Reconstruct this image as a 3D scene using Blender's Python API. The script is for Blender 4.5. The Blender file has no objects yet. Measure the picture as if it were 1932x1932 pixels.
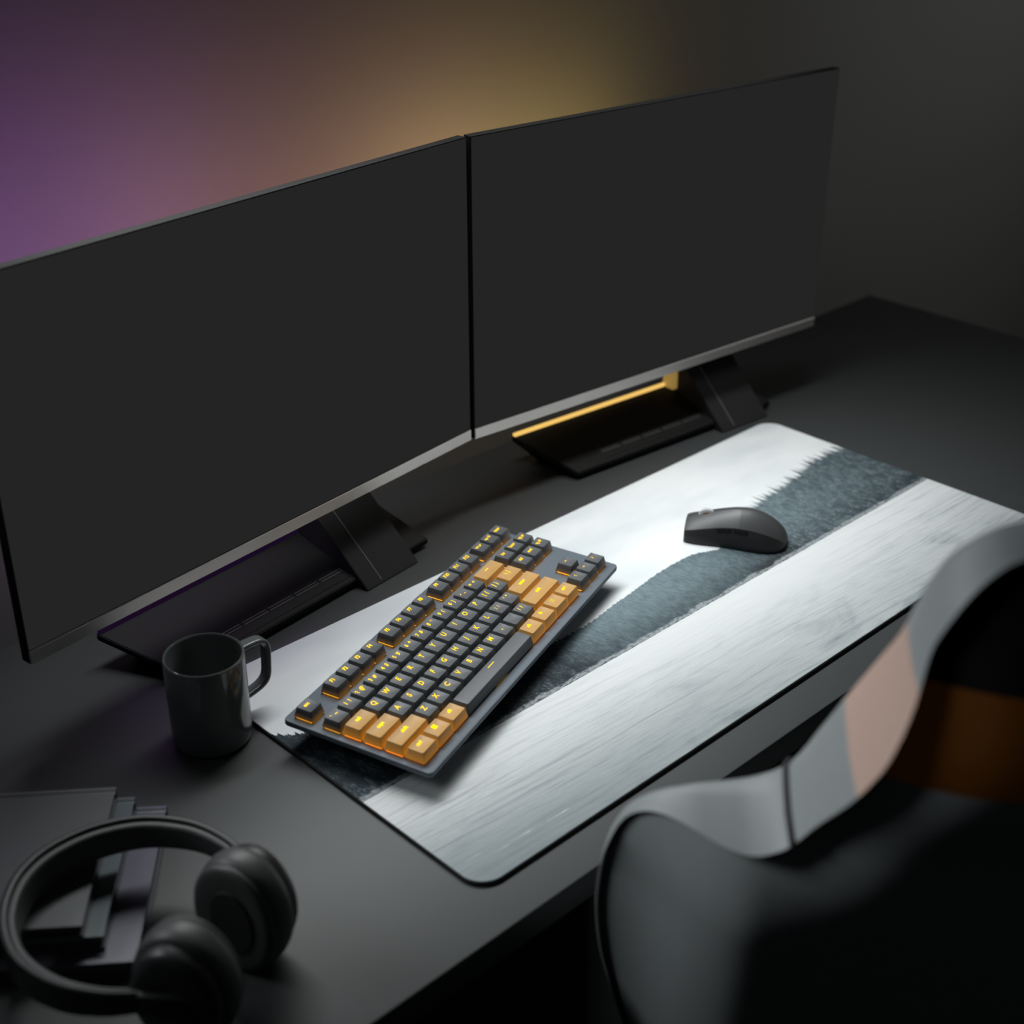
import bpy, bmesh, math, random
from math import sin, cos, pi, radians, sqrt
from mathutils import Vector, Matrix, Euler
random.seed(7)
sc = bpy.context.scene
COL = sc.collection

# ------------------------------------------------------------------ materials
def s2l(c):
    return tuple(((v/255)/12.92 if v/255 <= .04045 else ((v/255+.055)/1.055)**2.4) for v in c)

def mat(name, col, rough=.5, metal=0, emis=None, es=0, spec=.5, coat=0, noise=0, nscale=60, bump=0, sheen=0, trans=0, sss=0):
    m = bpy.data.materials.new(name); m.use_nodes = True
    nt = m.node_tree; b = nt.nodes['Principled BSDF']
    b.inputs['Base Color'].default_value = (*col, 1)
    b.inputs['Roughness'].default_value = rough
    b.inputs['Metallic'].default_value = metal
    b.inputs['Specular IOR Level'].default_value = spec
    b.inputs['Coat Weight'].default_value = coat
    b.inputs['Sheen Weight'].default_value = sheen
    if trans: b.inputs['Transmission Weight'].default_value = trans
    if sss:
        b.inputs['Subsurface Weight'].default_value = sss
        b.inputs['Subsurface Radius'].default_value = (.004, .002, .0006)
        b.inputs['Subsurface Scale'].default_value = 1.0
    if emis:
        b.inputs['Emission Color'].default_value = (*emis, 1)
        b.inputs['Emission Strength'].default_value = es
    if noise or bump:
        tc = nt.nodes.new('ShaderNodeTexCoord'); n = nt.nodes.new('ShaderNodeTexNoise')
        n.inputs['Scale'].default_value = nscale; n.inputs['Detail'].default_value = 4
        nt.links.new(tc.outputs['Object'], n.inputs['Vector'])
        if noise:
            r = nt.nodes.new('ShaderNodeValToRGB')
            r.color_ramp.elements[0].color = (*[c*(1-noise) for c in col], 1)
            r.color_ramp.elements[1].color = (*[c*(1+noise) for c in col], 1)
            nt.links.new(n.outputs['Fac'], r.inputs['Fac']); nt.links.new(r.outputs['Color'], b.inputs['Base Color'])
        if bump:
            bp = nt.nodes.new('ShaderNodeBump'); bp.inputs['Strength'].default_value = bump; bp.inputs['Distance'].default_value = .0005
            nt.links.new(n.outputs['Fac'], bp.inputs['Height']); nt.links.new(bp.outputs['Normal'], b.inputs['Normal'])
    return m

def emit(name, col, s):
    m = bpy.data.materials.new(name); m.use_nodes = True
    nt = m.node_tree; nt.nodes.clear()
    e = nt.nodes.new('ShaderNodeEmission'); o = nt.nodes.new('ShaderNodeOutputMaterial')
    e.inputs['Color'].default_value = (*col, 1); e.inputs['Strength'].default_value = s
    nt.links.new(e.outputs[0], o.inputs[0]); return m

M = {}
M['wall'] = mat('wall_paint', (.30, .30, .29), .9, spec=.2, noise=.03, nscale=3)
M['floor'] = mat('floor_dark', (.02, .02, .02), .8, noise=.2, nscale=8)
M['desk'] = mat('desk_charcoal', (.050, .0535, .0545), .5, spec=.35, noise=.04, nscale=90)
M['rubber'] = mat('black_rubber', (.006, .006, .006), .8, noise=.1, nscale=200)
M['blackplastic'] = mat('black_plastic', (.012, .012, .013), .45, noise=.05, nscale=200)
M['framepl'] = mat('frame_plastic', (.007, .007, .007), .65, spec=.12, noise=.05, nscale=200)
M['standpl'] = mat('stand_plastic', (.010, .0098, .0095), .65, spec=.18, noise=.05, nscale=200)
M['neckpl'] = mat('neck_plastic', (.024, .024, .0235), .6, spec=.25, noise=.05, nscale=200)
M['slot'] = mat('slot_plastic', (.22, .22, .22), .35, noise=.05, nscale=200)
M['chin'] = mat('brushed_chin', (.62, .59, .56), .36, metal=.6, noise=.04, nscale=900)
M['screen'] = emit('screen_dark', (1, 1, 1), s2l((36, 36, 36))[0])
M['capblack'] = mat('keycap_black', (.092, .098, .104), .45, spec=.4, noise=.03, nscale=400)
M['caporange'] = mat('keycap_orange', (.46, .27, .095), .45, spec=.35, noise=.03, nscale=400, emis=(1, .42, .02), es=.05)
def glow(m, col, lo, hi, z0=-.009, z1=-.001):
    nt = m.node_tree; b = nt.nodes['Principled BSDF']; X.nt = nt
    tc = nt.nodes.new('ShaderNodeTexCoord'); sp = nt.nodes.new('ShaderNodeSeparateXYZ')
    nt.links.new(tc.outputs['Object'], sp.inputs[0])
    b.inputs['Emission Color'].default_value = (*col, 1)
    mr = nt.nodes.new('ShaderNodeMapRange'); nt.links.new(sp.outputs[2], mr.inputs[0])
    for i, q in zip((1, 2, 3, 4), (z0, z1, lo, hi)): mr.inputs[i].default_value = q
    nt.links.new(mr.outputs[0], b.inputs['Emission Strength'])
M['legend'] = emit('legend_yellow', (1.0, .62, .02), 1.7)
M['legend2'] = emit('legend_bright', (1.0, .80, .005), 1.6)
M['led'] = emit('led_amber', (1.0, .40, .02), 1.7)
M['led2'] = emit('led_orange', (1.0, .22, .005), 2.0)
M['plate'] = mat('plate_bluegrey', (.118, .142, .168), .55, spec=.3, metal=.05, noise=.04, nscale=600)
M['case'] = mat('case_dark', (.02, .026, .034), .5, noise=.05, nscale=200)
M['mouse'] = mat('mouse_dark', (.050, .052, .053), .48, spec=.4, noise=.03, nscale=400)
M['mousetop'] = mat('mouse_button', (.066, .069, .070), .45, spec=.5, noise=.03, nscale=400)
M['mouseside'] = mat('mouse_side', (.022, .022, .023), .5, spec=.35, noise=.03, nscale=400)
M['wheel'] = mat('wheel_clear', (.55, .56, .56), .15, spec=.8, noise=.05, nscale=300)
M['wheelcore'] = mat('wheel_core', (.35, .08, .02), .4, noise=.05, nscale=300)
M['mug'] = mat('mug_glaze', (.115, .125, .127), .12, spec=.6, noise=.04, nscale=40)
M['hp'] = mat('headphone_matte', (.020, .021, .022), .42, spec=.5, noise=.05, nscale=200)
M['hpcush'] = mat('headphone_leather', (.05, .052, .052), .5, spec=.5, bump=.1, noise=.05, nscale=300)
M['bookblack'] = mat('cover_black', (.10, .106, .11), .5, noise=.05, nscale=150)
M['bookslate'] = mat('cover_slate_gloss', (.12, .14, .15), .25, spec=.7, noise=.08, nscale=60)
M['bookpurple'] = mat('cover_purple_grey', (.12, .12, .15), .4, noise=.05, nscale=100)
M['pages'] = mat('page_edges', (.10, .095, .085), .8, noise=.15, nscale=400)
M['chair'] = mat('chair_grey_leather', (.21, .228, .233), .5, spec=.5, noise=.05, nscale=80, bump=.1)
M['chairrear'] = mat('chair_rear_leather', (.03, .033, .034), .55, spec=.3, noise=.05, nscale=80, bump=.1)
M['chairblack'] = mat('chair_black_fabric', (.004, .004, .004), .8, spec=.1, noise=.1, nscale=200)  # black colour puts the shade on the unlit rear of the head
M['chairorange'] = mat('chair_orange_panel', (.42, .29, .24), .6, spec=.3, noise=.05, nscale=200)  # lit side of the orange stripe, light painted in as a paler tone
M['chairorange2'] = mat('chair_orange_rear', (.11, .038, .007), .8, spec=.05, noise=.05, nscale=200, emis=(.9, .3, .02), es=.005)  # same stripe in shade, painted darker with a faint emission added
M['seam'] = mat('seam_dark', (.02, .021, .022), .7, noise=.05, nscale=200)
M['metal'] = mat('dark_metal', (.03, .03, .03), .35, metal=.8, noise=.05, nscale=200)
M['brass'] = mat('bracket_lit', (.5, .36, .12), .5, noise=.05, nscale=200, emis=(1, .62, .16), es=.22)  # emission paints the yellow light on the stand neck
M['stripY'] = emit('strip_yellow', (1.0, .62, .16), .95)  # bright back edge of the wedge, made as an emissive strip
M['stripP'] = emit('strip_purple', (.30, .10, .50), .03)  # purple glow on the left wedge, painted as a faint emissive strip

# ---- small expression helper for the printed mat
class X:
    nt = None
    def __init__(s, v): s.v = v
    def _op(a, op, b=None, c=None, flip=False):
        n = X.nt.nodes.new('ShaderNodeMath'); n.operation = op
        args = [a, b, c] if not flip else [b, a, c]
        for i, q in enumerate(args):
            if q is None: continue
            if isinstance(q, X): X.nt.links.new(q.v, n.inputs[i])
            else: n.inputs[i].default_value = q
        return X(n.outputs[0])
    def __add__(a, b): return a._op('ADD', b)
    __radd__ = __add__
    def __mul__(a, b): return a._op('MULTIPLY', b)
    __rmul__ = __mul__
    def __sub__(a, b): return a._op('SUBTRACT', b)
    def __rsub__(a, b): return a._op('SUBTRACT', b, flip=True)
    def __truediv__(a, b): return a._op('DIVIDE', b)
    def floor(a): return a._op('FLOOR')
    def fract(a): return a._op('FRACT')
    def abs(a): return a._op('ABSOLUTE')
    def max(a, b): return a._op('MAXIMUM', b)
    def min(a, b): return a._op('MINIMUM', b)
    def gt(a, b): return a._op('GREATER_THAN', b)
    def pow(a, b): return a._op('POWER', b)
def smooth(x, a, b, o0=0., o1=1.):
    n = X.nt.nodes.new('ShaderNodeMapRange'); n.interpolation_type = 'SMOOTHSTEP'
    X.nt.links.new(x.v, n.inputs[0])
    for i, q in zip((1, 2, 3, 4), (a, b, o0, o1)):
        if isinstance(q, X): X.nt.links.new(q.v, n.inputs[i])
        else: n.inputs[i].default_value = q
    return X(n.outputs[0])
def comb(x, y, z=0.):
    n = X.nt.nodes.new('ShaderNodeCombineXYZ')
    for i, q in enumerate((x, y, z)):
        if isinstance(q, X): X.nt.links.new(q.v, n.inputs[i])
        else: n.inputs[i].default_value = q
    return n.outputs[0]
def noise(x, y, z=0., detail=4, rough=.55, scale=1., dist=0.):
    n = X.nt.nodes.new('ShaderNodeTexNoise'); X.nt.links.new(comb(x, y, z), n.inputs['Vector'])
    n.inputs['Scale'].default_value = scale; n.inputs['Detail'].default_value = detail
    n.inputs['Roughness'].default_value = rough; n.inputs['Distortion'].default_value = dist
    return X(n.outputs[0])
def white(x):
    n = X.nt.nodes.new('ShaderNodeTexWhiteNoise'); n.noise_dimensions = '1D'
    X.nt.links.new(x.v, n.inputs['W']); return X(n.outputs['Value'])
def curve(x, pts):
    n = X.nt.nodes.new('ShaderNodeFloatCurve'); c = n.mapping.curves[0]
    c.points[0].location = pts[0]; c.points[1].location = pts[-1]
    for p in pts[1:-1]: c.points.new(*p)
    n.mapping.update(); X.nt.links.new(x.v, n.inputs['Value']); return X(n.outputs[0])
def mixc(f, a, b):
    n = X.nt.nodes.new('ShaderNodeMix'); n.data_type = 'RGBA'; n.clamp_factor = True
    if isinstance(f, X): X.nt.links.new(f.v, n.inputs[0])
    else: n.inputs[0].default_value = f
    for i, q in ((6, a), (7, b)):
        if isinstance(q, tuple): n.inputs[i].default_value = (*q, 1)
        else: X.nt.links.new(q, n.inputs[i])
    return n.outputs[2]

def print_material():
    m = bpy.data.materials.new('forest_lake_print'); m.use_nodes = True
    nt = m.node_tree; X.nt = nt; b = nt.nodes['Principled BSDF']
    b.inputs['Roughness'].default_value = .75; b.inputs['Specular IOR Level'].default_value = .2
    tc = nt.nodes.new('ShaderNodeTexCoord'); sp = nt.nodes.new('ShaderNodeSeparateXYZ')
    nt.links.new(tc.outputs['Object'], sp.inputs[0])
    x = X(sp.outputs[0]); y = X(sp.outputs[1])
    u = x/.8
    # ridge line of tree tops (metres in front of the back edge)
    H = curve(u, [(0, .86), (.03, .74), (.12, .60), (.25, .50), (.36, .40), (.45, .46), (.59, .53), (.645, .44), (.69, .48), (.72, .62), (.76, .67), (.87, .75), (.95, .82), (1, .78)])
    H = H*.14 - .2225
    A = curve(u, [(0, .35), (.1, .4), (.3, .35), (.42, .12), (.62, .12), (.68, .3), (.72, .85), (.9, .95), (1, .8)])*.022
    tops = None
    jag = (noise(x*900, y*900, detail=2)-.5)*.0022
    for w, off, k, seed in ((.0105, 0., 1.0, 3.), (.0076, .37, .85, 11.), (.0058, .71, .6, 23.), (.0021, .2, .22, 41.)):
        p = x/w + off + (noise(x*140, 0., seed, detail=1)-.5)*.8
        r = white(p.floor() + seed)
        d = (p.fract()-.5).abs()*2.
        f = H + A*(r*.55*k+.45*k) - A*d.pow(.62)*k*1.5
        tops = f if tops is None else tops.max(f)
    forest = (tops + jag*smooth(A, .002, .014, .5, 1.) - y)
    fmask = smooth(forest, -.0002, .0003)
    shore = y + .2205 + (noise(x*60, y*20, 3., detail=3)-.5)*.0016
    smask = smooth(shore, -.0004, .0004)      # 1 above the shore line
    # sky
    cl = noise(x*4.5, y*11, 1., detail=3, rough=.5)
    sky = mixc(smooth(cl, .35, .68), (.80, .82, .825), (.62, .66, .68))
    # forest tones
    hgt = (y+.2205)
    tex = noise(x*330+y*60, y*120, 5., detail=6, rough=.7, dist=.5)
    tex2 = noise(x*110, y*55, 9., detail=3, rough=.6, dist=.3)
    frost = noise(x*420, y*300, 2., detail=5, rough=.75, dist=1.5)
    mist = curve(u, [(0, .12), (.12, .06), (.22, .08), (.30, .16), (.37, .58), (.45, .68), (.56, .62), (.63, .48), (.68, .34), (.74, .50), (.85, .42), (1, .26)])
    low = smooth(hgt, 0., .055, .45, 1.15)
    tone = mist*low + (tex2-.5)*.5*mist.pow(.5)
    base = mixc(tone, (.008, .013, .018), (.21, .285, .315))
    strand = noise(x*900+y*500, y*160-x*60, 15., detail=5, rough=.75, dist=1.2)
    fr = smooth(frost*.5+strand*.5, .50, .58)*smooth(tex2, .40, .56)*curve(u, [(0, .55), (.3, .45), (.37, .22), (.6, .2), (.7, .8), (1, .8)])*smooth(hgt, .005, .02, 1.0, .8)
    base = mixc(fr, base, (.34, .42, .45))
    dk = smooth(tex, .38, .60, .75, 0.)*(1.-mist*.95)
    base = mixc(dk, base, (.012, .018, .022))
    # dark foot of the wood by the mouse
    ft = smooth(hgt, .003, .022, 1., 0.)*curve(u, [(0, 0), (.6, 0), (.645, .75), (.69, .75), (.73, .1), (1, .1)])
    base = mixc(ft, base, (.010, .012, .014))
    # snowy bank
    bank = smooth(hgt + (noise(x*38, 0., 4., detail=5)-.5)*.016, .0065, .0035)*smooth(noise(x*220, y*500, 8., detail=4), .3, .55)
    base = mixc(bank*.45, base, (.55, .60, .62))
    line = smooth((hgt-.0005).abs(), .0009, .0002)*smooth(noise(x*90, 0., 6., detail=3), .42, .6)
    base = mixc(line*.8, base, (.03, .035, .04))
    # snow field with wind streaks
    dy = (y+.2205)*-1.
    fr1 = smooth(dy, 0., .134)
    ys = y + x*.035 + (noise(x*5, y*8, 2., detail=2)-.5)*.012
    st1 = noise(x*5.5, ys*230, 0., detail=9, rough=.70)
    st2 = noise(x*26, (ys+x*.06)*620, 7., detail=6, rough=.7)
    patch = noise(x*9, y*26, 12., detail=4, rough=.6, dist=.8)
    edge = curve(u, [(0, .95), (.15, .75), (.35, .35), (.55, .16), (.75, .25), (.9, .7), (1, .85)])
    amt = edge*.55 + fr1*.55
    dark = smooth(st1, .48, .68)*amt*.78 + smooth(st2, .46, .66)*amt*.46 + smooth(patch, .48, .72)*fr1*.5
    snow = mixc(dark, (.66, .68, .685), (.19, .23, .25))
    snow = mixc(fr1*smooth(u, .66, 0., .46, .90), snow, (.20, .235, .245))
    grain = smooth(noise(x*700, y*1100, 3., detail=3), .35, .65, -1., 1.)*(fr1*.10+.02)
    snow = mixc(grain.max(0.), snow, (.1, .12, .13))
    hl = smooth(noise(x*8, (y+x*.05)*330, 31., detail=7, rough=.75), .62, .68)*smooth(dy, .03, .1)
    snow = mixc(hl*.6, snow, (.75, .8, .8))
    land = mixc(smask, snow, base)
    up = mixc(fmask, sky, base)
    col = mixc(smask, snow, up)
    nt.links.new(col, b.inputs['Base Color'])
    return m
glow(M['caporange'], (1, .36, .015), .24, .045)  # LED glow through the orange caps painted as an emission gradient
M['capopen'] = M['capblack'].copy(); M['capopen'].name = 'keycap_black_lit'
glow(M['capopen'], (1, .42, .02), .07, 0, -.009, -.0045)  # LED bleed on the lower cap sides painted as emission
M['print'] = print_material()

# ------------------------------------------------------------------ mesh helpers
def mesh_obj(name, bm, m, parent=None, smooth_=False, angle=35, recalc=True):
    if recalc: bmesh.ops.recalc_face_normals(bm, faces=bm.faces[:])
    me = bpy.data.meshes.new(name); bm.to_mesh(me); bm.free()
    o = bpy.data.objects.new(name, me); COL.objects.link(o)
    for q in (m if isinstance(m, (list, tuple)) else [m]): me.materials.append(q)
    if smooth_:
        for p in me.polygons: p.use_smooth = len(p.vertices) <= 4
        try: me.set_sharp_from_angle(angle=radians(angle))
        except Exception: pass
    if parent: o.parent = parent
    return o
def empty(name, loc=(0, 0, 0), rot=(0, 0, 0)):
    o = bpy.data.objects.new(name, None); COL.objects.link(o); o.location = loc; o.rotation_euler = rot
    o.empty_display_size = .02; return o
def tag(o, label=None, cat=None, group=None, kind=None):
    if label: o['label'] = label
    if cat: o['category'] = cat
    if group: o['group'] = group
    if kind: o['kind'] = kind
    return o
def ring_faces(bm, a, b, closed=True):
    n = len(a)
    for i in range(n if closed else n-1):
        j = (i+1) % n
        try: bm.faces.new((a[i], a[j], b[j], b[i]))
        except ValueError: pass
def loft(rings, bm=None, cap0=True, cap1=True):
    bm = bm or bmesh.new()
    vs = [[bm.verts.new(p) for p in r] for r in rings]
    for a, b in zip(vs, vs[1:]): ring_faces(bm, a, b)
    if cap0: bm.faces.new(vs[0][::-1])
    if cap1: bm.faces.new(vs[-1])
    return bm
def rrect(hx, hy, r, n=4, cx=0, cy=0):
    r = min(r, hx, hy); out = []
    for k, (sx, sy) in enumerate(((1, 1), (-1, 1), (-1, -1), (1, -1))):
        for i in range(n+1):
            a = k*pi/2 + i/n*pi/2
            out.append((cx+sx*(hx-r)+r*cos(a), cy+sy*(hy-r)+r*sin(a)))
    return out
def bx(bm, lo, hi, bev=0, seg=2):
    vs = [bm.verts.new((x, y, z)) for x in (lo[0], hi[0]) for y in (lo[1], hi[1]) for z in (lo[2], hi[2])]
    fs = [bm.faces.new([vs[i] for i in f]) for f in ((0, 1, 3, 2), (4, 6, 7, 5), (0, 4, 5, 1), (2, 3, 7, 6), (0, 2, 6, 4), (1, 5, 7, 3))]
    if bev:
        es = list({e for f in fs for e in f.edges})
        bmesh.ops.bevel(bm, geom=es, offset=bev, segments=seg, affect='EDGES', profile=.5)
    return bm
def box(name, lo, hi, m, parent=None, bev=0, seg=2):
    return mesh_obj(name, bx(bmesh.new(), lo, hi, bev, seg), m, parent, smooth_=bool(bev))
def prism(pts, x0, x1, bev=0):          # (y,z) profile swept along x
    bm = bmesh.new()
    a = [bm.verts.new((x0, *p)) for p in pts]; b = [bm.verts.new((x1, *p)) for p in pts]
    ring_faces(bm, a, b); bm.faces.new(a[::-1]); bm.faces.new(b)
    if bev: bmesh.ops.bevel(bm, geom=bm.edges[:], offset=bev, segments=2, affect='EDGES')
    return bm
def lathe(prof, n=64, bm=None):
    bm = bm or bmesh.new(); prev = None
    for r, z in prof:
        if r < 1e-6: cur = [bm.verts.new((0, 0, z))]
        else: cur = [bm.verts.new((r*cos(2*pi*i/n), r*sin(2*pi*i/n), z)) for i in range(n)]
        if prev:
            for i in range(n):
                j = (i+1) % n
                if len(cur) == 1: bm.faces.new((prev[i], prev[j], cur[0]))
                elif len(prev) == 1: bm.faces.new((prev[0], cur[j], cur[i]))
                else: bm.faces.new((prev[i], prev[j], cur[j], cur[i]))
        prev = cur
    return bm
def sweep(path, section, up=Vector((0, 0, 1)), bm=None, caps=True, scale=None):
    """section: list of (a,b): a across (side), b along up-ish"""
    bm = bm or bmesh.new(); path = [Vector(p) for p in path]; rings = []
    for i, p in enumerate(path):
        t = (path[min(i+1, len(path)-1)] - path[max(i-1, 0)]).normalized()
        s = t.cross(up).normalized(); w = s.cross(t).normalized()
        k = scale[i] if scale else (1, 1)
        rings.append([p + s*a*k[0] + w*b*k[1] for a, b in section])
    return loft(rings, bm, caps, caps)
def catmull(pts, n=8):
    P = [Vector(p) for p in pts]; out = []
    for i in range(len(P)-1):
        p0 = P[max(i-1, 0)]; p1 = P[i]; p2 = P[i+1]; p3 = P[min(i+2, len(P)-1)]
        for k in range(n):
            t = k/n
            out.append(.5*((2*p1)+(-p0+p2)*t+(2*p0-5*p1+4*p2-p3)*t*t+(-p0+3*p1-3*p2+p3)*t**3))
    out.append(P[-1]); return out

# ------------------------------------------------------------------ setting
WY = .235
def struct(o): o['kind'] = 'structure'; return o
struct(box('wall_back', (-2.2, WY, -.74), (4.2, WY+.08, 1.9), M['wall']))
struct(box('floor', (-2.2, -2.6, -.78), (4.2, WY+.08, -.74), M['floor']))

DZ = -.004
desk = empty('desk', (.19, -.106, -.74))
def dchild(o): o.parent = desk; o.location = (-.19, .106, .74); return o
t_ = dchild(box('desktop', (-.92, -.3905, DZ-.026), (1.288, .1785, DZ), M['desk'], None, bev=.0015))
for lx in (-.86, 1.20):
    for ly in (-.35, .11):
        dchild(box('leg', (lx, ly, -.74), (lx+.05, ly+.05, DZ-.026), M['metal'], None, bev=.003))
tag(desk, 'wide matte charcoal desk running along the grey wall', 'desk')

# ------------------------------------------------------------------ desk mat
dm = empty('desk_mat', (0, 0, DZ))
W_, D_ = .801, .354
out = [(p[0]+W_/2, p[1]-D_/2) for p in rrect(W_/2, D_/2, .021, 10)]
def inset(k): return [(p[0]+W_/2, p[1]-D_/2) for p in rrect(W_/2-k, D_/2-k, .021-k, 10)]
bm = loft([[(x, y, z) for x, y in inset(k)] for k, z in ((.0008, .0001), (0, .0008), (0, .0028), (.0007, .0034))])
mesh_obj('rubber_base', bm, M['rubber'], dm, True)
bm = loft([[(x, y, z) for x, y in inset(k)] for k, z in ((.0009, .0033), (.0009, .0038), (.0016, .0041))], cap0=False)
mesh_obj('printed_top', bm, M['print'], dm)
tag(dm, 'long desk mat printed with a snowy lake and dark spruce forest', 'desk mat')

# ------------------------------------------------------------------ keyboard
U = .01905
KO = Vector((.0095, -.1394, .038)); KY, KP = .3311, .0469
KR = Matrix.Rotation(KY, 3, 'Z') @ Matrix.Rotation(KP, 3, 'X')
kb = empty('keyboard'); kb.location = KO - KR @ Vector((0, 0, .0370)); kb.rotation_euler = KR.to_euler()
OFF = .0370                         # local z of the key-top plane above the empty
PT = OFF-.0108
x0, x1, y0, y1 = -.0053, .3545, -.1185, .0185
cx, cy, hx, hy = (x0+x1)/2, (y0+y1)/2, (x1-x0)/2, (y1-y0)/2
def krr(k, z, r=.0045): return [(p[0], p[1], z) for p in rrect(hx-k, hy-k, max(r-k*.3, .001), 5, cx, cy)]
bm = loft([krr(.0015, PT-.0058), krr(.0004, PT-.0050), krr(0, PT-.0042), krr(0, PT-.0010), krr(.0003, PT-.0003), krr(.0010, PT)])
mesh_obj('top_plate', bm, M['plate'], kb, True)
def case_ring(k, z=None):
    r = []
    for p in rrect(hx-k, hy-k, .006, 5, cx, cy):
        zz = z if z is not None else None
        if zz is None:
            # local z that lands just above the mat
            w = KO.z - .0370*cos(KP)
            zz = (.0009 - w - p[1]*sin(KP))/cos(KP)
        r.append((p[0], p[1], zz))
    return r
bm = loft([case_ring(.022), case_ring(.014, PT-.012), case_ring(.010, PT-.0056)])
mesh_obj('case', bm, M['case'], kb, True)

def cap_mesh(wu, space=False, h=.0090):
    bm = bmesh.new()
    bxh = wu*U/2 - .00045; byh = U/2 - .00045
    txh = wu*U/2 - .0024; tyh = .0068; sy = .0002
    D = .0013 if not space else -.0004
    rings = []
    def R(hx_, hy_, r, z, cy_=0, dish=False):
        ps = rrect(hx_, hy_, r, 3, 0, cy_)
        return [(px, py, z + (D*(((py-sy)/tyh)**2-1) if dish else 0)) for px, py in ps]
    rings.append(R(bxh-.0006, byh-.0006, .0008, -h))
    rings.append(R(bxh, byh, .0010, -h+.0002))
    for f in (.33, .66):
        rings.append(R(bxh+(txh+.0002-bxh)*f, byh+(tyh+.0002-byh)*f, .0010, -h+(h-D*0-.0006)*f, sy*f))
    rings.append([(p[0], p[1], p[2]-.00028) for p in R(txh+.00018, tyh+.00018, .0010, 0, sy, True)])
    rings.append([(p[0], p[1], p[2]-.00006) for p in R(txh+.00003, tyh+.00003, .0010, 0, sy, True)])
    for k in (.94, .8, .6, .4, .2):
        hx_ = txh - tyh*(1-k)*.97
        rings.append(R(hx_, tyh*k, .0010*k, 0, sy, True))
    loft(rings, bm, cap0=True, cap1=True)
    return bm, D, tyh, sy
cap_cache = {}
def text_mesh(s, size, off):
    cu = bpy.data.curves.new('t', 'FONT'); cu.body = s; cu.size = size; cu.align_x = 'CENTER'; cu.align_y = 'CENTER'
    cu.offset = off; cu.resolution_u = 3; cu.space_character = 1.02
    o = bpy.data.objects.new('t', cu); COL.objects.link(o)
    dg = bpy.context.evaluated_depsgraph_get(); dg.update()
    me = bpy.data.meshes.new_from_object(o.evaluated_get(dg), depsgraph=dg)
    COL.objects.unlink(o); bpy.data.objects.remove(o); return me
def icon_mesh(kind):
    bm = bmesh.new()
    def q(x0, y0, x1, y1):
        bm.faces.new([bm.verts.new((x, y, 0)) for x, y in ((x0, y0), (x1, y0), (x1, y1), (x0, y1))])
    if kind == 'win':
        g = .00008
        for a, b in ((-1, -1), (-1, 1), (1, -1), (1, 1)):
            q(min(a*g, a*.0022), min(b*g, b*.0022), max(a*g, a*.0022), max(b*g, b*.0022))
    elif kind == 'menu':
        t = .00022; h = .0019
        q(-h, -h, h, -h+t); q(-h, h-t, h, h); q(-h, -h, -h+t, h); q(h-t, -h, h, h)
        for k in (-.0009, 0, .0009): q(-.0011, k-t/2, .0011, k+t/2)
    elif kind == 'bar':
        q(-.0030, -.00035, .0030, .00035)
    elif kind == 'bar2':
        q(-.0052, -.0004, .0052, .0004)
    elif kind == 'arrow_up' or kind.startswith('arrow'):
        a = {'up': 0, 'left': pi/2, 'down': pi, 'right': -pi/2}[kind[6:]]
        for s in (-1, 1):
            pts = [(0, .0010), (0, .0004), (s*.0013, -.0009), (s*.0017, -.0005)]
            bm.faces.new([bm.verts.new((x*cos(a)-y*sin(a), x*sin(a)+y*cos(a), 0)) for x, y in pts])
    me = bpy.data.meshes.new(kind); bm.to_mesh(me); bm.free(); return me

LR = ['F', 'N', 'Q', 'A', 'Z', 'C']
keys = []   # (x centre u, y row u, width u, legend, colour)
FY = -.15
keys.append((.5, FY, 1, 'esc', 0))
for i in range(12):
    keys.append((2.5+i+(.5 if i > 3 else 0)+(.5 if i > 7 else 0), FY, 1, 'F%d' % (i+1), 0))
for i, s in enumerate(('prt sc', 'scr lk', 'pause')): keys.append((15.75+i, FY, 1, s, 0))
for i, s in enumerate(('` ~', '1 !', '2 @', '3 #', '4 $', '5 %', '6 ^', '7 &', '8 *', '9 (', '0 )', "- _", '= +')): keys.append((.5+i, 1.25, 1, s, 0))
keys.append((14, 1.25, 2, '#bar', 1))
for i, s in enumerate(('ins', 'home', 'pg up')): keys.append((15.75+i, 1.25, 1, s, 0))
keys.append((.75, 2.25, 1.5, 'tab', 1))
for i, s in enumerate('QWERTYUIOP'): keys.append((2+i, 2.25, 1, s, 0))
keys.append((12, 2.25, 1, '[ {', 0)); keys.append((13, 2.25, 1, '] }', 0)); keys.append((14.25, 2.25, 1.5, '\\ |', 1))
for i, s in enumerate(('del', 'end', 'pg dn')): keys.append((15.75+i, 2.25, 1, s, 0))
keys.append((.875, 3.25, 1.75, 'caps', 1))
for i, s in enumerate('ASDFGHJKL'): keys.append((2.25+i, 3.25, 1, s, 0))
keys.append((11.25, 3.25, 1, '; :', 0)); keys.append((12.25, 3.25, 1, "' \"", 0)); keys.append((13.875, 3.25, 2.25, 'enter', 1))
keys.append((1.125, 4.25, 2.25, 'shift', 1))
for i, s in enumerate('ZXCVBNM'): keys.append((2.75+i, 4.25, 1, s, 0))
keys.append((9.75, 4.25, 1, ',', 0)); keys.append((10.75, 4.25, 1, '', 0)); keys.append((11.75, 4.25, 1, '/ ?', 0))
keys.append((13.625, 4.25, 2.75, 'shift', 1)); keys.append((16.75, 4.25, 1, '#arrow_up', 0))
for xc, w, s in ((.625, 1.25, 'ctrl'), (1.875, 1.25, '#win'), (3.125, 1.25, 'alt')): keys.append((xc, 5.25, w, s, 1))
keys.append((6.875, 5.25, 6.25, '#bar2', 0))
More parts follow.
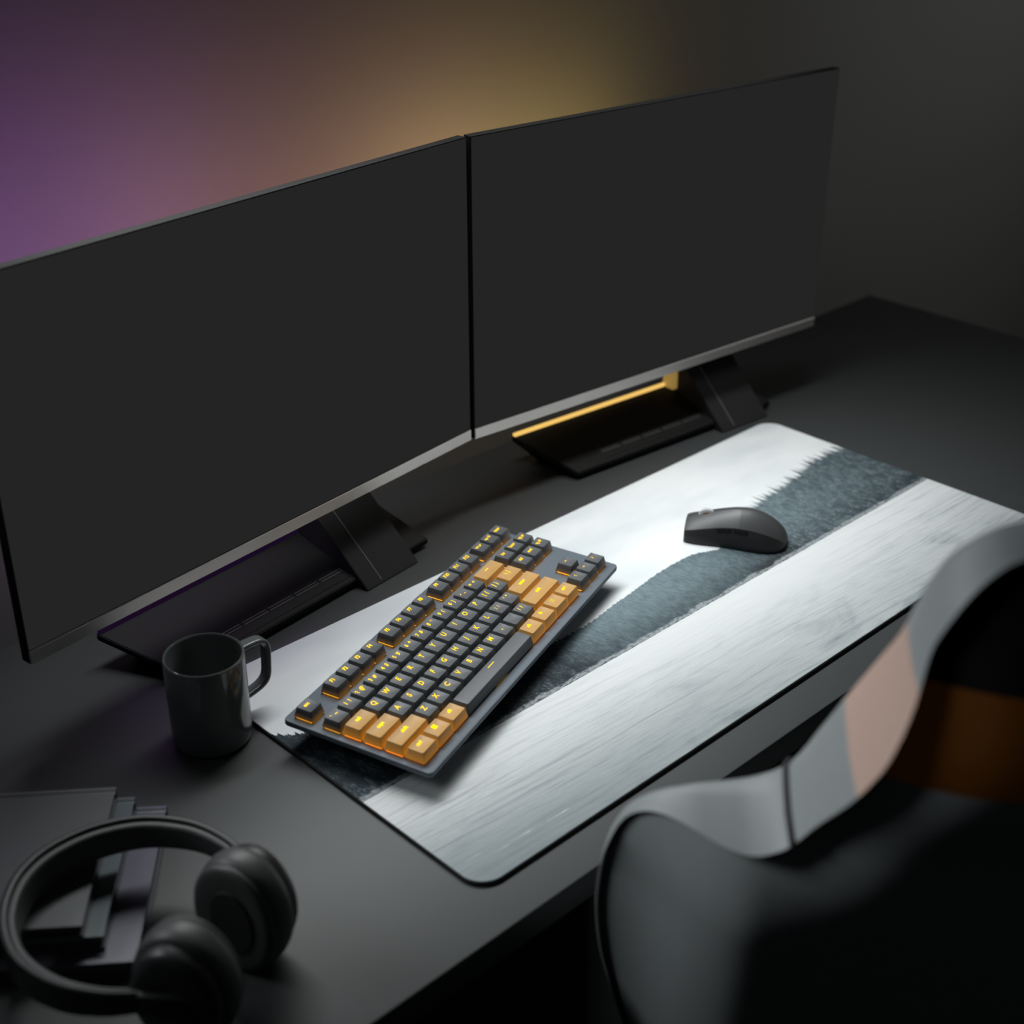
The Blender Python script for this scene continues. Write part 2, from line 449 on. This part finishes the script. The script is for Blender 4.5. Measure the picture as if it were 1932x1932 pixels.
for xc, w, s in ((10.625, 1.25, 'alt'), (11.875, 1.25, 'fn'), (13.125, 1.25, '#menu'), (14.375, 1.25, 'ctrl')): keys.append((xc, 5.25, w, s, 1))
for i, s in enumerate(('left', 'down', 'right')): keys.append((15.75+i, 5.25, 1, '#arrow_'+s, 0))
for xc, yr, w, s, c in keys:
    sp = (s == '#bar2')
    opn = (not c) and (yr == FY or xc > 15 or s == '` ~')
    k = (w, sp, c, opn)
    if k not in cap_cache:
        bm, D, tyh, sy = cap_mesh(w, sp)
        o = mesh_obj('keycap', bm, M['caporange'] if c else (M['capopen'] if opn else M['capblack']), kb, True, 40)
        cap_cache[k] = o.data
    else:
        o = bpy.data.objects.new('keycap', cap_cache[k]); COL.objects.link(o); o.parent = kb
    o.location = (xc*U, -yr*U, OFF)
    if c: o['label'] = 'translucent orange keycap'
    if sp: o['label'] = 'long black space bar'
    D = -.0004 if sp else .0013
    # lit switch body under the cap
    sw = box('switch', (-min(w, 1.2)*U/2+.0022, -U/2+.0022, -.0112), (min(w, 1.2)*U/2-.0022, U/2-.0022, -.0088), M['led2'] if c else M['led'], o)
    if w > 1.4 and not sp:
        sw.data = box('switch', (-w*U/2+.0020, -U/2+.0020, -.0112), (w*U/2-.0020, U/2-.0020, -.0088), M['led2'], None).data
        bpy.data.objects.remove(bpy.data.objects['switch.001'] if False else [q for q in bpy.data.objects if q.data == sw.data and q is not sw][0])
    if s:
        if s[0] == '#': me = icon_mesh(s[1:])
        else:
            big = len(s) == 1 or (len(s) == 3 and s[1] == ' ') or s[0] == 'F'
            size = .0066 if len(s) == 1 else (.0054 if big else .0047)
            if s[0] == 'F' and len(s) > 1: size = .0050
            me = text_mesh(s.replace(' ', '  ') if big else s, size, .00016 if big else .00015)
        me.materials.clear(); me.materials.append(M['legend2'] if c else M['legend'])
        dx, dyy = .0002, .0028
        if s == ',': dyy = .0030
        for v in me.vertices:
            v.co.x += dx; v.co.y += dyy
            v.co.z = D*(((v.co.y-.0002)/.0068)**2-1) + .00018
        lg = bpy.data.objects.new('legend', me); COL.objects.link(lg); lg.parent = o
tag(kb, 'tenkeyless keyboard with black and orange keycaps glowing amber on blue-grey plate', 'keyboard')

# ------------------------------------------------------------------ monitors
def monitor(loc, yaw, label, strip, neckw):
    root = empty('monitor', (loc[0], loc[1], DZ), (0, 0, yaw))
    Z0 = loc[2]-DZ; SW, SH = .26565, .2988
    def P(o): return o
    z0, z1 = Z0-.0125, Z0+SH+.0012
    bw = SW+.0012
    bm = bx(bmesh.new(), (-bw, .0004, z0), (bw, .0105, z1), .0004)
    mesh_obj('frame', bm, M['framepl'], root)
    bm = bmesh.new()
    rings = []
    for k, y in ((.02, .0100), (.026, .022), (.045, .030), (.07, .033)):
        rings.append([(px, y, pz) for px, pz in rrect(bw-k, (z1-z0)/2-k, .02, 4, 0, (z0+z1)/2)])
    loft(rings, bm, cap0=False); mesh_obj('rear_shell', bm, M['blackplastic'], root, True)
    bm = bmesh.new()
    bx(bm, (-SW, -.0006, Z0), (SW, .0004, Z0+SH))
    mesh_obj('screen', bm, M['screen'], root)
    bm = bx(bmesh.new(), (-SW-.0008, -.0014, z0), (SW+.0008, .0006, Z0-.0009), .0004, 1)
    mesh_obj('chin', bm, M['chin'], root)['label'] = 'brushed grey chin strip'
    # stand base: sloping wedge plate
    def sl(y): return .010+(y+.015)/.082*.024      # slope height above desk
    base = empty('stand_base'); base.parent = root
    ys, yb = -.015, .067
    bm = bmesh.new()
    top = [(-.134, ys), (.180, ys), (.176, yb), (-.163, yb)]
    a = [bm.verts.new((x, y, sl(y))) for x, y in top]
    b = [bm.verts.new((x, y, sl(y)-.006)) for x, y in top]
    bot = [(-.118, ys+.006), (.166, ys+.006), (.165, yb-.012), (-.135, yb-.012)]
    c = [bm.verts.new((x, y, .0002)) for x, y in bot]
    bm.faces.new(a); ring_faces(bm, a, b); ring_faces(bm, b, c); bm.faces.new(c[::-1])
    bmesh.ops.bevel(bm, geom=bm.edges[:], offset=.0008, segments=2, affect='EDGES')
    mesh_obj('wedge_plate', bm, M['standpl'], base, True)
    for i in range(5):
        xa = -.085+i*.0325
        bm = bmesh.new()
        for yy in (.0005, .0035):
            v = [bm.verts.new((x, y, sl(y)+.0004)) for x, y in ((xa, yy), (xa+.029, yy), (xa+.029, yy+.0006), (xa, yy+.0006))]
            bm.faces.new(v)
        mesh_obj('slot', bm, M['slot'], base)
    bm = bx(bmesh.new(), (-.09, -.0095, sl(-.009)-.0003), (.078, -.0088, sl(-.009)+.0006))
    mesh_obj('front_groove', bm, M['blackplastic'], base)
    bm = bx(bmesh.new(), (-.161, yb-.0034, sl(yb)-.0030), (.079, yb+.0006, sl(yb)+.0026), .0005, 1)
    mesh_obj('light_strip', bm, strip[0], base)['label'] = strip[1]
    x_a, x_b = neckw
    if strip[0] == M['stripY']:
        box('lit_bracket', (x_a-.0080, .050, .032), (x_a-.0002, .068, .054), M['brass'], root, bev=.0008)['label'] = 'small bracket catching the yellow light'  # no separate part: emissive box standing for light on the neck's side
    prof = [(-.029, .0003), (-.0275, .003), (.036, .060), (.052, .078), (.052, .22), (.066, .22), (.068, .06), (.060, .0003)]
    nk = mesh_obj('stand_neck', prism(prof, x_a, x_b, .0008), M['neckpl'], root, True)
    bm = prism([(-.0270, .0035), (.0355, .0596), (.0353, .0600), (-.0272, .0039)], x_a+.021, x_a+.0216)
    mesh_obj('seam', bm, M['slot'], nk)
    tag(root, label, 'monitor')
    return root
monitor((.658, .054, .093), -.0874, 'right-hand dark widescreen monitor with a yellow light strip along its stand', (M['stripY'], 'glowing yellow light strip'), (.083, .162))
monitor((.124, .045, .093), .1283, 'left-hand dark widescreen monitor standing behind the grey mug', (M['stripP'], 'dim purple light strip'), (.077, .150))

# ------------------------------------------------------------------ mug
mx, my = -.0325, -.0655
mg = empty('mug', (mx, my, DZ))
r = .0325
prof = [(0, .0035), (r-.006, .0035), (r-.0045, .0), (r-.003, .0004), (r-.0012, .002), (r-.0003, .005), (r, .010), (r, .079), (r-.0004, .0806), (r-.0012, .0812),
        (r-.0021, .0806), (r-.0026, .079), (r-.003, .012), (r-.006, .0075), (0, .007)]
mesh_obj('cup', lathe(prof, 96), M['mug'], mg, True, 50)
path = catmull([(r-.003, 0, .0705), (r+.010, 0, .0712), (r+.0215, 0, .0695), (r+.0265, 0, .062), (r+.0262, 0, .046), (r+.0245, 0, .0335), (r+.018, 0, .0275), (r+.006, 0, .0245), (r-.003, 0, .0235)], 8)
sec = [(p[1], p[0]) for p in rrect(.0024, .0055, .0022, 4)]
bm = sweep(path, [(a, b) for a, b in sec], up=Vector((0, 1, 0.0001)))
bm.free()
rings = []
for i, p in enumerate(path):
    t = (path[min(i+1, len(path)-1)]-path[max(i-1, 0)]).normalized(); n = Vector((0, 1, 0)).cross(t).normalized()
    rings.append([p + n*a + Vector((0, 1, 0))*b for a, b in rrect(.0023, .0055, .0021, 4)])
h = mesh_obj('handle', loft(rings), M['mug'], mg, True, 60); h.rotation_euler = (0, 0, radians(2))
tag(mg, 'dark grey glazed mug standing left of the keyboard', 'mug')

# ------------------------------------------------------------------ mouse
ms = empty('computer_mouse', (.5380, -.1580, 0), (0, 0, radians(122-90))); MSC = .855
def lerp(tab, s):
    n = len(tab); s = min(max(s, tab[0][0]), tab[-1][0])
    for i in range(n-1):
        a, b = tab[i], tab[i+1]
        if a[0] <= s <= b[0]:
            f = (s-a[0])/(b[0]-a[0]); h = b[0]-a[0]; out_ = []
            p0 = tab[max(i-1, 0)]; p3 = tab[min(i+2, n-1)]
            for k in range(1, len(a)):
                m0 = (b[k]-p0[k])/(b[0]-p0[0])*h if i > 0 else (b[k]-a[k])
                m1 = (p3[k]-a[k])/(p3[0]-a[0])*h if i < n-2 else (b[k]-a[k])
                out_.append((2*f**3-3*f*f+1)*a[k]+(f**3-2*f*f+f)*m0+(-2*f**3+3*f*f)*b[k]+(f**3-f*f)*m1)
            return out_
# station along +y (nose), half width, height, bottom half width
tab = [(-.0605, .0060, .0080, .0050), (-.0590, .0125, .0125, .0125), (-.0550, .0175, .0190, .0205), (-.0470, .0215, .0270, .0270), (-.0340, .0245, .0350, .0305), (-.0180, .0250, .0400, .0305),
       (-.002, .0240, .0405, .0285), (.016, .0225, .0372, .0270), (.034, .0225, .0318, .0272), (.050, .0228, .0265, .0268), (.0575, .0222, .0238, .0250), (.0600, .0214, .0225, .0230)]
ZC = .64
def mtop(s, a):
    hw, ht, hb = lerp(tab, s); zc = ht*ZC; c = cos(a)
    return hw*c, zc + (ht-zc)*(1-abs(c)**1.9)
def msection(s, n=28):
    hw, ht, hb = lerp(tab, s); pts = []
    zc = ht*ZC                       # crease height
    pts = [mtop(s, pi*i/n) for i in range(n+1)]
    body = [(hb, .0006), (hb+.0008, .0025)]
    right = [(hb*(1-f)+hw*f+.0012*sin(pi*f), .0025+(zc-.0025)*f) for f in (.2, .4, .6, .8, .93)]
    left = [(-x, z) for x, z in right][::-1]
    return body + right + pts + left + [(-x, z) for x, z in body[::-1]]
rings = []
NS = 46
for i in range(NS+1):
    f = i/NS; s = -.0605+.1205*(f if False else (1-cos(pi*f))/2)
    rings.append([(x, s, z) for x, z in msection(s)])
bm = loft(rings)
bm.normal_update()
o = mesh_obj('shell', bm, [M['mouse'], M['mouseside']], ms, True, 50)
zs = o.data
for p in zs.polygons:
    c = p.center; hw, ht, hb = lerp(tab, c.y)
    if c.z < ht*(ZC+.004): p.material_index = 1
for sgn, nm in ((-1, 'button'), (1, 'button')):
    bm = bmesh.new(); rr = []
    for i in range(17):
        s = -.004 + (.0602+.004)*i/16
        row = []
        for k in range(9):
            if sgn > 0: a = radians(8+(84-8)*k/8)
            else: a = radians(96+(172-96)*k/8)
            x, z = mtop(s, a)
            row.append((x, s, z+.00012))
        rr.append(row)
    vs = [[bm.verts.new(p) for p in row] for row in rr]
    for a_, b_ in zip(vs, vs[1:]): ring_faces(bm, a_, b_, False)
    for f in bm.faces:
        f.normal_update()
        if f.normal.z < 0: f.normal_flip()
    mesh_obj(nm, bm, M['mousetop'], ms, True, 40, recalc=False)
w = mesh_obj('scroll_wheel', lathe([(0, -.0032), (.0085, -.0032), (.0105, -.0022), (.011, 0), (.0105, .0022), (.0085, .0032), (0, .0032)], 32), M['wheel'], ms, True, 40)
w.rotation_euler = (0, pi/2, 0); w.location = (0, .036, .0250)
w2 = mesh_obj('wheel_core', lathe([(0, -.0036), (.007, -.0036), (.0075, 0), (.007, .0036), (0, .0036)], 24), M['wheelcore'], w, True, 40)
for ya, yb_ in ((.004, .022), (-.016, .002)):
    bm = bmesh.new(); vs = []
    for i in range(9):
        s = ya+(yb_-ya)*i/8; hw, ht, hb = lerp(tab, s); zc = ht*ZC
        row = []
        for f in (.78, .84, .90, .96):
            row.append((-(hb*(1-f)+hw*f+.0012*sin(pi*f))-.0008*(1 if 0 < i < 8 else 0), s, .0025+(zc-.0025)*f))
        vs.append([bm.verts.new(p) for p in row])
    for a_, b_ in zip(vs, vs[1:]): ring_faces(bm, a_, b_, False)
    bmesh.ops.solidify(bm, geom=bm.faces[:], thickness=.0005)
    mesh_obj('side_button', bm, M['mouseside'], ms, True)
for xx in (0,):
    for yy in (-.045, .045):
        box('glide_foot', (-.012, yy-.004, .0001), (.012, yy+.004, .0010), M['rubber'], ms)
tag(ms, 'dark grey wireless mouse lying on the printed treeline', 'mouse')

for q in ms.children_recursive:
    if q.type == 'MESH': q.data.transform(Matrix.Scale(MSC, 4))
    q.location = q.location*MSC
# ------------------------------------------------------------------ books
BA = math.atan2(-.63, .777)
ex = Vector((cos(BA), sin(BA), 0)); ey = Vector((-sin(BA), cos(BA), 0))
def book(e1, g1, g0, z, th, cover, label, w=.21):
    """right edge e1, back g1, front g0 in the book axes; spine along the back"""
    c = ex*(e1-w/2)+ey*((g0+g1)/2); root = empty('book', (c.x, c.y, z), (0, 0, BA))
    hw, hd = w/2, (g1-g0)/2; ct = .0022
    bm = bmesh.new()
    prof = []
    # cover profile in (y,z): rounded spine at the back, hinge groove, flat boards
    top = [(-hd, th-ct*.6), (-hd+.0006, th), (hd-.011, th), (hd-.0095, th-.0012), (hd-.0075, th-.0013), (hd-.0055, th+.0001), (hd-.002, th-.0004), (hd, th-.004)]
    bot = [(hd, .004), (hd-.002, .0004), (hd-.0055, 0), (hd-.0075, .0012), (hd-.0095, .0012), (hd-.011, 0), (-hd+.0006, 0), (-hd, ct*.6)]
    inner = [(-hd, ct), (hd-.006, ct), (hd-.0035, th/2), (hd-.006, th-ct), (-hd, th-ct)]
    prof = top + bot + inner
    a = [bm.verts.new((-hw, *p)) for p in prof]; b = [bm.verts.new((hw, *p)) for p in prof]
    ring_faces(bm, a, b); bm.faces.new(a[::-1]); bm.faces.new(b)
    mesh_obj('cover', bm, cover, root, True, 40)
    box('page_block', (-hw+.002, -hd+.0025, ct), (hw-.002, hd-.0055, th-ct), M['pages'], root)
    return tag(root, label, 'book', 'books stacked under the headphones')
book(-.0075, -.171, -.332, DZ+.0002, .0135, M['bookpurple'], 'purple-grey hardback book at the bottom of the stack')
book(-.0290, -.1735, -.3195, DZ+.0139, .0115, M['bookslate'], 'glossy slate hardback book in the middle of the stack')
book(-.0415, -.1735, -.3195, DZ+.0256, .0100, M['bookblack'], 'black hardback book on top of the stack')

# ------------------------------------------------------------------ headphones
hu = Vector((.42, -.908, 0)); hv = Vector((.908, .42, 0))
HC = Vector((-.2100, -.2465, 0))
hp = empty('headphones', (HC.x, HC.y, 0), (0, 0, math.atan2(hu.y, hu.x)))
# local axes: x = open direction, y = left of it -> world -?  (hv = -local y)
def L(a, b, z): return Vector((a, b, z))
pth = catmull([(.052, .063), (.030, .073), (.0, .0775), (-.033, .0695), (-.058, .050), (-.073, .025), (-.078, 0), (-.073, -.025), (-.058, -.050), (-.033, -.0695), (.0, -.0775), (.030, -.073), (.052, -.063)], 8)
ZB = .0475
n = len(pth); rings = []
for i, p in enumerate(pth):
    t = (pth[min(i+1, n-1)]-pth[max(i-1, 0)]).normalized(); s = Vector((t.y, -t.x, 0))
    f = abs(i/(n-1)-.5)*2
    hh = .0150*(1-f**2*.45); th = .0030*(1-f*.3)
    rings.append([Vector((p.x, p.y, ZB)) + s*a + Vector((0, 0, b)) for a, b in rrect(th, hh, .0022, 4)])
band = mesh_obj('headband', loft(rings), M['hp'], hp, True, 50)
rings = []
for i, p in enumerate(pth[3:-3]):
    j = i+3; t = (pth[j+1]-pth[j-1]).normalized(); s = Vector((t.y, -t.x, 0))
    f = abs(j/(n-1)-.5)*2
    inward = Vector((-p.x*0-.0, 0, 0)); c = Vector((p.x, p.y, 0)); d = (Vector((-.01, 0, 0))-c).normalized()
    q = c + d*.0040
    tt = .0040*sqrt(max(1-(f/.98)**4, .02))
    rings.append([Vector((q.x, q.y, ZB)) + s*a + Vector((0, 0, b)) for a, b in rrect(tt, .0120*(1-f*f*.45), .0030, 4)])
mesh_obj('headband_pad', loft(rings), M['hpcush'], band, True, 50)
def cup(sgn):
    """ear cup, axis along local y; inner face towards y=0"""
    root = empty('ear_cup'); root.parent = hp; root.location = (.064, sgn*.029, .0405); root.rotation_euler = (0, 0, sgn*radians(-6))
    def rg(y, rx, rz): return [(rx*.88*cos(2*pi*k/48), sgn*y, rz*sin(2*pi*k/48)) for k in range(48)]
    bm = loft([rg(.0135, .032, .038), rg(.0150, .0340, .0405), rg(.0215, .0338, .0402), rg(.0250, .0318, .0380), rg(.0265, .027, .032), rg(.0268, .015, .018)])
    mesh_obj('shell', bm, M['hp'], root, True, 50)
    rs = [rg(-.0090, .020, .026), rg(-.0096, .0300, .0370), rg(-.0088, .0345, .0415), rg(-.0068, .0363, .0433), rg(-.0052, .0366, .0436), rg(-.0046, .0360, .0430), rg(-.0038, .0372, .0442), rg(.0020, .0385, .0455), rg(.0080, .0388, .0456), rg(.0130, .0375, .0445), rg(.0158, .0350, .0418), rg(.0160, .032, .038)]
    bm = loft(rs, cap0=True, cap1=True)
    mesh_obj('ear_cushion', bm, M['hpcush'], root, True, 70)
    bm = loft([rg(-.0104, .0185, .0245), rg(-.0088, .0190, .0250)])
    mesh_obj('driver_mesh', bm, M['rubber'], root)
    # arm joining the band end to the shell
    bm = bmesh.new()
    pts = catmull([(-.016, .0345, .007), (-.004, .0325, .007), (.008, .028, .004), (.014, .025, .000)], 6)
    rr = []
    for i, p in enumerate(pts):
        t = (pts[min(i+1, len(pts)-1)]-pts[max(i-1, 0)]).normalized(); s = Vector((t.y, -t.x, 0)).normalized()
        rr.append([Vector((q.x, sgn*q.y, q.z)) for q in [p + s*a + Vector((0, 0, b)) for a, b in rrect(.0026, .0085, .002, 4)]])
    mesh_obj('yoke', loft(rr), M['hp'], root, True, 50)
cup(1); cup(-1)
tag(hp, 'black over-ear headphones lying across the stack of books', 'headphones')

# ------------------------------------------------------------------ gaming chair
CA = radians(-3); CW = Vector((.695*cos(CA)-.719*sin(CA), .695*sin(CA)+.719*cos(CA), 0)); CL = Vector((CW.y, -CW.x, 0))
rc = radians(15); CT = Vector((0, 0, 1))*cos(rc) - CW*sin(rc); CN = -CW*cos(rc) - Vector((0, 0, 1))*sin(rc)   # CN points to the rear
CO = Vector((.0054, -.4722, .1392)); XC = .262
BL = CO + CL*XC                     # centre line point
root_pt = BL + CW*.30; root_pt.z = -.74
ch = empty('gaming_chair', root_pt)
ML = Matrix.Translation(-root_pt)
half = [(.262, .267), (.225, .2645), (.187, .253), (.170, .245), (.155, .229), (.147, .206), (.141, .177), (.130, .148), (.119, .120), (.108, .090), (.095, .058), (.078, .045),
        (.059, .039), (.040, .034), (.022, .025), (.008, .011), (.000, -.006), (-.005, -.030), (-.008, -.065), (-.009, -.100), (-.006, -.145), (.001, -.19), (.017, -.264), (.032, -.33), (.045, -.40)]
hl = catmull([(a, b, 0) for a, b in half], 4)
left = [(p.x-XC, p.y) for p in hl]             # negative lateral
outline = left + [(-x, y) for x, y in left[::-1][:-1]]
NP = len(outline)
def inset2(pts, d):
    out = []; n = len(pts)
    for i, p in enumerate(pts):
        a = pts[i-1]; b = pts[(i+1) % n]
        t = Vector((b[0]-a[0], b[1]-a[1])).normalized(); nn = Vector((-t.y, t.x))
        out.append((p[0]+nn.x*d, p[1]+nn.y*d))
    return out
def cpt(l, t, n): return BL + CL*l + CT*t + CN*n - root_pt
# sign of inset
test = inset2(outline, .01)
if abs(test[NP//4][0]) > abs(outline[NP//4][0]): SG = -1
else: SG = 1
def ins(d): return inset2(outline, SG*d)
TH = .050
def ss(a, b, x):
    x = min(max((x-a)/(b-a), 0), 1); return x*x*(3-2*x)
def bulge(pts, n):
    out_ = []
    for l, t in pts:
        k = .16 + .84*ss(.004, .085, XC-abs(l)+.004)
        k *= 1 - .75*(1-ss(-.06, -.01, t))*(1-ss(.0, .05, XC-abs(l)+.004))
        k *= 1 + .22*ss(.06, .13, t) - .50*ss(.14, .21, t) - .30*ss(.22, .27, t)
        out_.append(cpt(l, t, n*k if n > 0 else n))
    return out_
prof = [(.030, -.006), (.012, -.004), (.004, .001), (0, .007), (-.0012, .02), (-.0020, .04), (-.0012, .060), (0, TH-.006), (.0025, TH-.001)]
bm = bmesh.new()
rings = [bulge(ins(d), nn) for d, nn in prof]
loft(rings, bm, cap0=True, cap1=False)
back = empty('backrest'); back.parent = ch
AL = .45
def cutr(bm, lo, hi):
    nr = CT - CN*AL
    for v, fl in ((lo, True), (hi, False)):
        if v is not None: bmesh.ops.bisect_plane(bm, geom=bm.verts[:]+bm.edges[:]+bm.faces[:], plane_co=cpt(0, v-AL*.045, 0), plane_no=nr, clear_inner=fl, clear_outer=not fl)
    return bm
def cut(bm, lo, hi):
    if lo is not None:
        bmesh.ops.bisect_plane(bm, geom=bm.verts[:]+bm.edges[:]+bm.faces[:], plane_co=cpt(0, lo, 0), plane_no=CT, clear_inner=True)
    if hi is not None:
        bmesh.ops.bisect_plane(bm, geom=bm.verts[:]+bm.edges[:]+bm.faces[:], plane_co=cpt(0, hi, 0), plane_no=CT, clear_outer=True)
    return bm
S0, S1 = .120, .182
b1 = bm.copy(); b2 = bm.copy()
mesh_obj('body_cushion', cut(bm, None, S0), M['chair'], back, True, 60, recalc=True)
mesh_obj('orange_side_band', cut(b1, S0, S1), M['chairorange'], back, True, 60)
mesh_obj('head_cushion', cut(b2, S1, None), M['chair'], back, True, 60)
from mathutils.geometry import delaunay_2d_cdt
rim2 = ins(.0025)
def dist(p):
    best = 9
    n_ = len(rim2)
    for i in range(n_):
        a = Vector(rim2[i]); b = Vector(rim2[(i+1) % n_]); ab = b-a
        t = min(max((p-a).dot(ab)/max(ab.length_squared, 1e-12), 0), 1)
        best = min(best, (p-a-ab*t).length)
    return best
def inside(p):
    c = False; n_ = len(rim2)
    for i in range(n_):
        a = rim2[i]; b = rim2[i-1]
        if (a[1] > p.y) != (b[1] > p.y) and p.x < (b[0]-a[0])*(p.y-a[1])/(b[1]-a[1])+a[0]: c = not c
    return c
pts2 = [Vector(p) for p in rim2]; nb = len(pts2)
g = .009
for iy in range(-46, 34):
    for ix in range(-32, 33):
        p = Vector((ix*g+(.0045 if iy % 2 else 0), iy*g))
        if inside(p) and dist(p) > .004: pts2.append(p)
vo, eo, fo, *_r = delaunay_2d_cdt(pts2, [(i, (i+1) % nb) for i in range(nb)], [], 1, 1e-6)
def rear_bm():
    bm = bmesh.new(); vv = []
    for p in vo:
        d = dist(p); h = .026*(1-(1-min(d/.060, 1))**2)
        base = bulge([(p.x, p.y)], TH-.001)[0]
        vv.append(bm.verts.new(base + CN*h*(.75+.25*ss(0, .10, XC-abs(p.x)))))
    for f in fo:
        try: bm.faces.new([vv[i] for i in f])
        except ValueError: pass
    return bm
mesh_obj('rear_panel', cutr(rear_bm(), None, S0), M['chair'], back, True, 80)
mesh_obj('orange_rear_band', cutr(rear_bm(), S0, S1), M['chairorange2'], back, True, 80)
mesh_obj('head_rear_panel', cutr(rear_bm(), S1, None), M['chairblack'], back, True, 80)
# piping along the rear edge and shoulder seams
def tube(pts, r, name, m, parent):
    rr = []
    for i, p in enumerate(pts):
        t = (pts[min(i+1, len(pts)-1)]-pts[max(i-1, 0)]).normalized()
        s = t.cross(Vector((.3, .5, .81))).normalized(); w = t.cross(s)
        rr.append([p + s*r*cos(2*pi*k/8) + w*r*sin(2*pi*k/8) for k in range(8)])
    return mesh_obj(name, loft(rr), m, parent, True, 80)
rim = bulge(ins(.0008), TH-.004)
i0 = next(i for i, p in enumerate(outline) if p[1] < S0-.002)
for seg in (rim[i0:len(left)], rim[len(left)-1:NP-i0+1]):
    tube(seg, .0022, 'rear_piping', M['seam'], back)
for mirror in (False, True):
    i1 = min(range(len(left)), key=lambda i: abs(left[i][0]+XC-.095)+abs(left[i][1]-.058))
    pts = []
    for d, nn in prof[2:]:
        q = ins(d-.0004)[i1]; l = -q[0] if mirror else q[0]; pts.append(bulge([(l, q[1])], nn)[0])
    tube(pts, .0024, 'shoulder_seam', M['seam'], back)
# seat, lift and star base
def sp_(l, f, z): return BL*1.0 + CL*l + CW*f + Vector((0, 0, z-BL.z)) - root_pt
fb = .42*sin(rc)+.02
bm = bmesh.new(); rings = []
for k, z in ((.012, -.372), (0, -.355), (0, -.31), (.01, -.288), (.03, -.280)):
    rings.append([sp_(a, fb+.24+b, z) for a, b in rrect(.255-k, .25-k, .06, 6)])
loft(rings, bm); mesh_obj('seat', bm, M['chair'], ch, True, 50)
for s in (-1, 1):
    bm = bmesh.new(); rings = []
    for k, z in ((.004, -.37), (0, -.35), (0, -.29), (.006, -.268), (.02, -.262)):
        rings.append([sp_(s*.235+a, fb+.22+b, z) for a, b in rrect(.035-k, .20-k, .03, 5)])
    loft(rings, bm); mesh_obj('seat_bolster', bm, M['chair'], ch, True, 50)
SC = fb+.24
c0 = sp_(0, SC, -.74)
bm = lathe([(0, .09), (.035, .09), (.035, .2), (.022, .2), (.022, .372), (0, .372)], 24); o = mesh_obj('gas_lift', bm, M['metal'], ch, True); o.location = c0
for k in range(5):
    a = 2*pi*k/5+.3; d = Vector((cos(a), sin(a), 0)); s = Vector((-sin(a), cos(a), 0)); rr = []
    for f, hw, zt, zb in ((.02, .035, .13, .07), (.15, .028, .11, .065), (.30, .02, .085, .055)):
        rr.append([c0+d*f+s*q+Vector((0, 0, z)) for q, z in ((-hw, zb), (hw, zb), (hw*.8, zt), (-hw*.8, zt))])
    leg = mesh_obj('base_leg', loft(rr), M['metal'], ch)
    bm = lathe([(0, -.02), (.026, -.02), (.028, -.015), (.028, .015), (.026, .02), (0, .02)], 20)
    cst = mesh_obj('caster', bm, M['rubber'], ch, True); cst.rotation_euler = (pi/2, 0, a); cst.location = c0+d*.30+Vector((0, 0, .0285))
tag(ch, 'grey and black gaming chair with an orange band across its backrest, at desk front', 'chair')

# ------------------------------------------------------------------ lights
def area(name, loc, target, sx, sy, power, col, spread=180):
    l = bpy.data.lights.new(name, 'AREA'); l.shape = 'RECTANGLE'; l.size = sx; l.size_y = sy; l.energy = power; l.color = col
    l.spread = radians(spread)
    o = bpy.data.objects.new(name, l); COL.objects.link(o); o.location = loc
    o.rotation_euler = (Vector(target)-Vector(loc)).to_track_quat('-Z', 'Y').to_euler(); return o
area('key_light', (.40, .055, .57), (.36, -.24, 0), .95, .12, 3.1, (.97, 1.0, 1.0), 105)  # added lamp above the monitors, standing in for light from both screens
area('purple_light', (-.06, .105, .31), (-.06, .3, .35), .46, .20, .27, (.66, .28, .90), 180)
area('yellow_light', (.575, .125, .26), (.575, .3, .30), .34, .14, .26, (1.0, .70, .25), 180)
area('pink_light', (.32, .12, .29), (.32, .3, .32), .46, .18, .20, (1.0, .52, .42), 180)
area('left_light', (-.48, .12, .55), (.06, -.58, .25), .35, .30, .8, (.93, .98, 1.0), 62)  # added out-of-view lamp, lights the chair's left side like the left screen
area('room_light', (2.3, -.95, 1.35), (1.55, .235, .50), .6, .6, .75, (1.0, .98, .95), 75)  # unseen fill added to brighten the right wall and desk
area('purple_spill', (.075, .125, .075), (.095, .06, .02), .24, .02, .012, (.55, .22, .95), 120)  # small lamp added for the purple glow on the left stand base
w = bpy.data.worlds.new('world'); sc.world = w; w.use_nodes = True
bgn = w.node_tree.nodes['Background']; bgn.inputs[0].default_value = (.85, .95, 1, 1); bgn.inputs[1].default_value = .012

# ------------------------------------------------------------------ camera
cd = bpy.data.cameras.new('camera'); cam = bpy.data.objects.new('camera', cd); COL.objects.link(cam)
cam.location = (-.5161, -.9199, .7065); cam.rotation_euler = (1.08504, 0, -.76774)
cd.sensor_width = 36; cd.sensor_fit = 'HORIZONTAL'; cd.lens = 36*2692.95/1932
cd.clip_start = .02
cd.dof.use_dof = True; cd.dof.focus_distance = 1.26; cd.dof.aperture_fstop = 4.3
sc.camera = cam
sc.view_settings.view_transform = 'Standard'; sc.view_settings.look = 'None'
sc.cycles.use_denoising = True
sc.cycles.max_bounces = 6; sc.cycles.caustics_reflective = False; sc.cycles.caustics_refractive = False
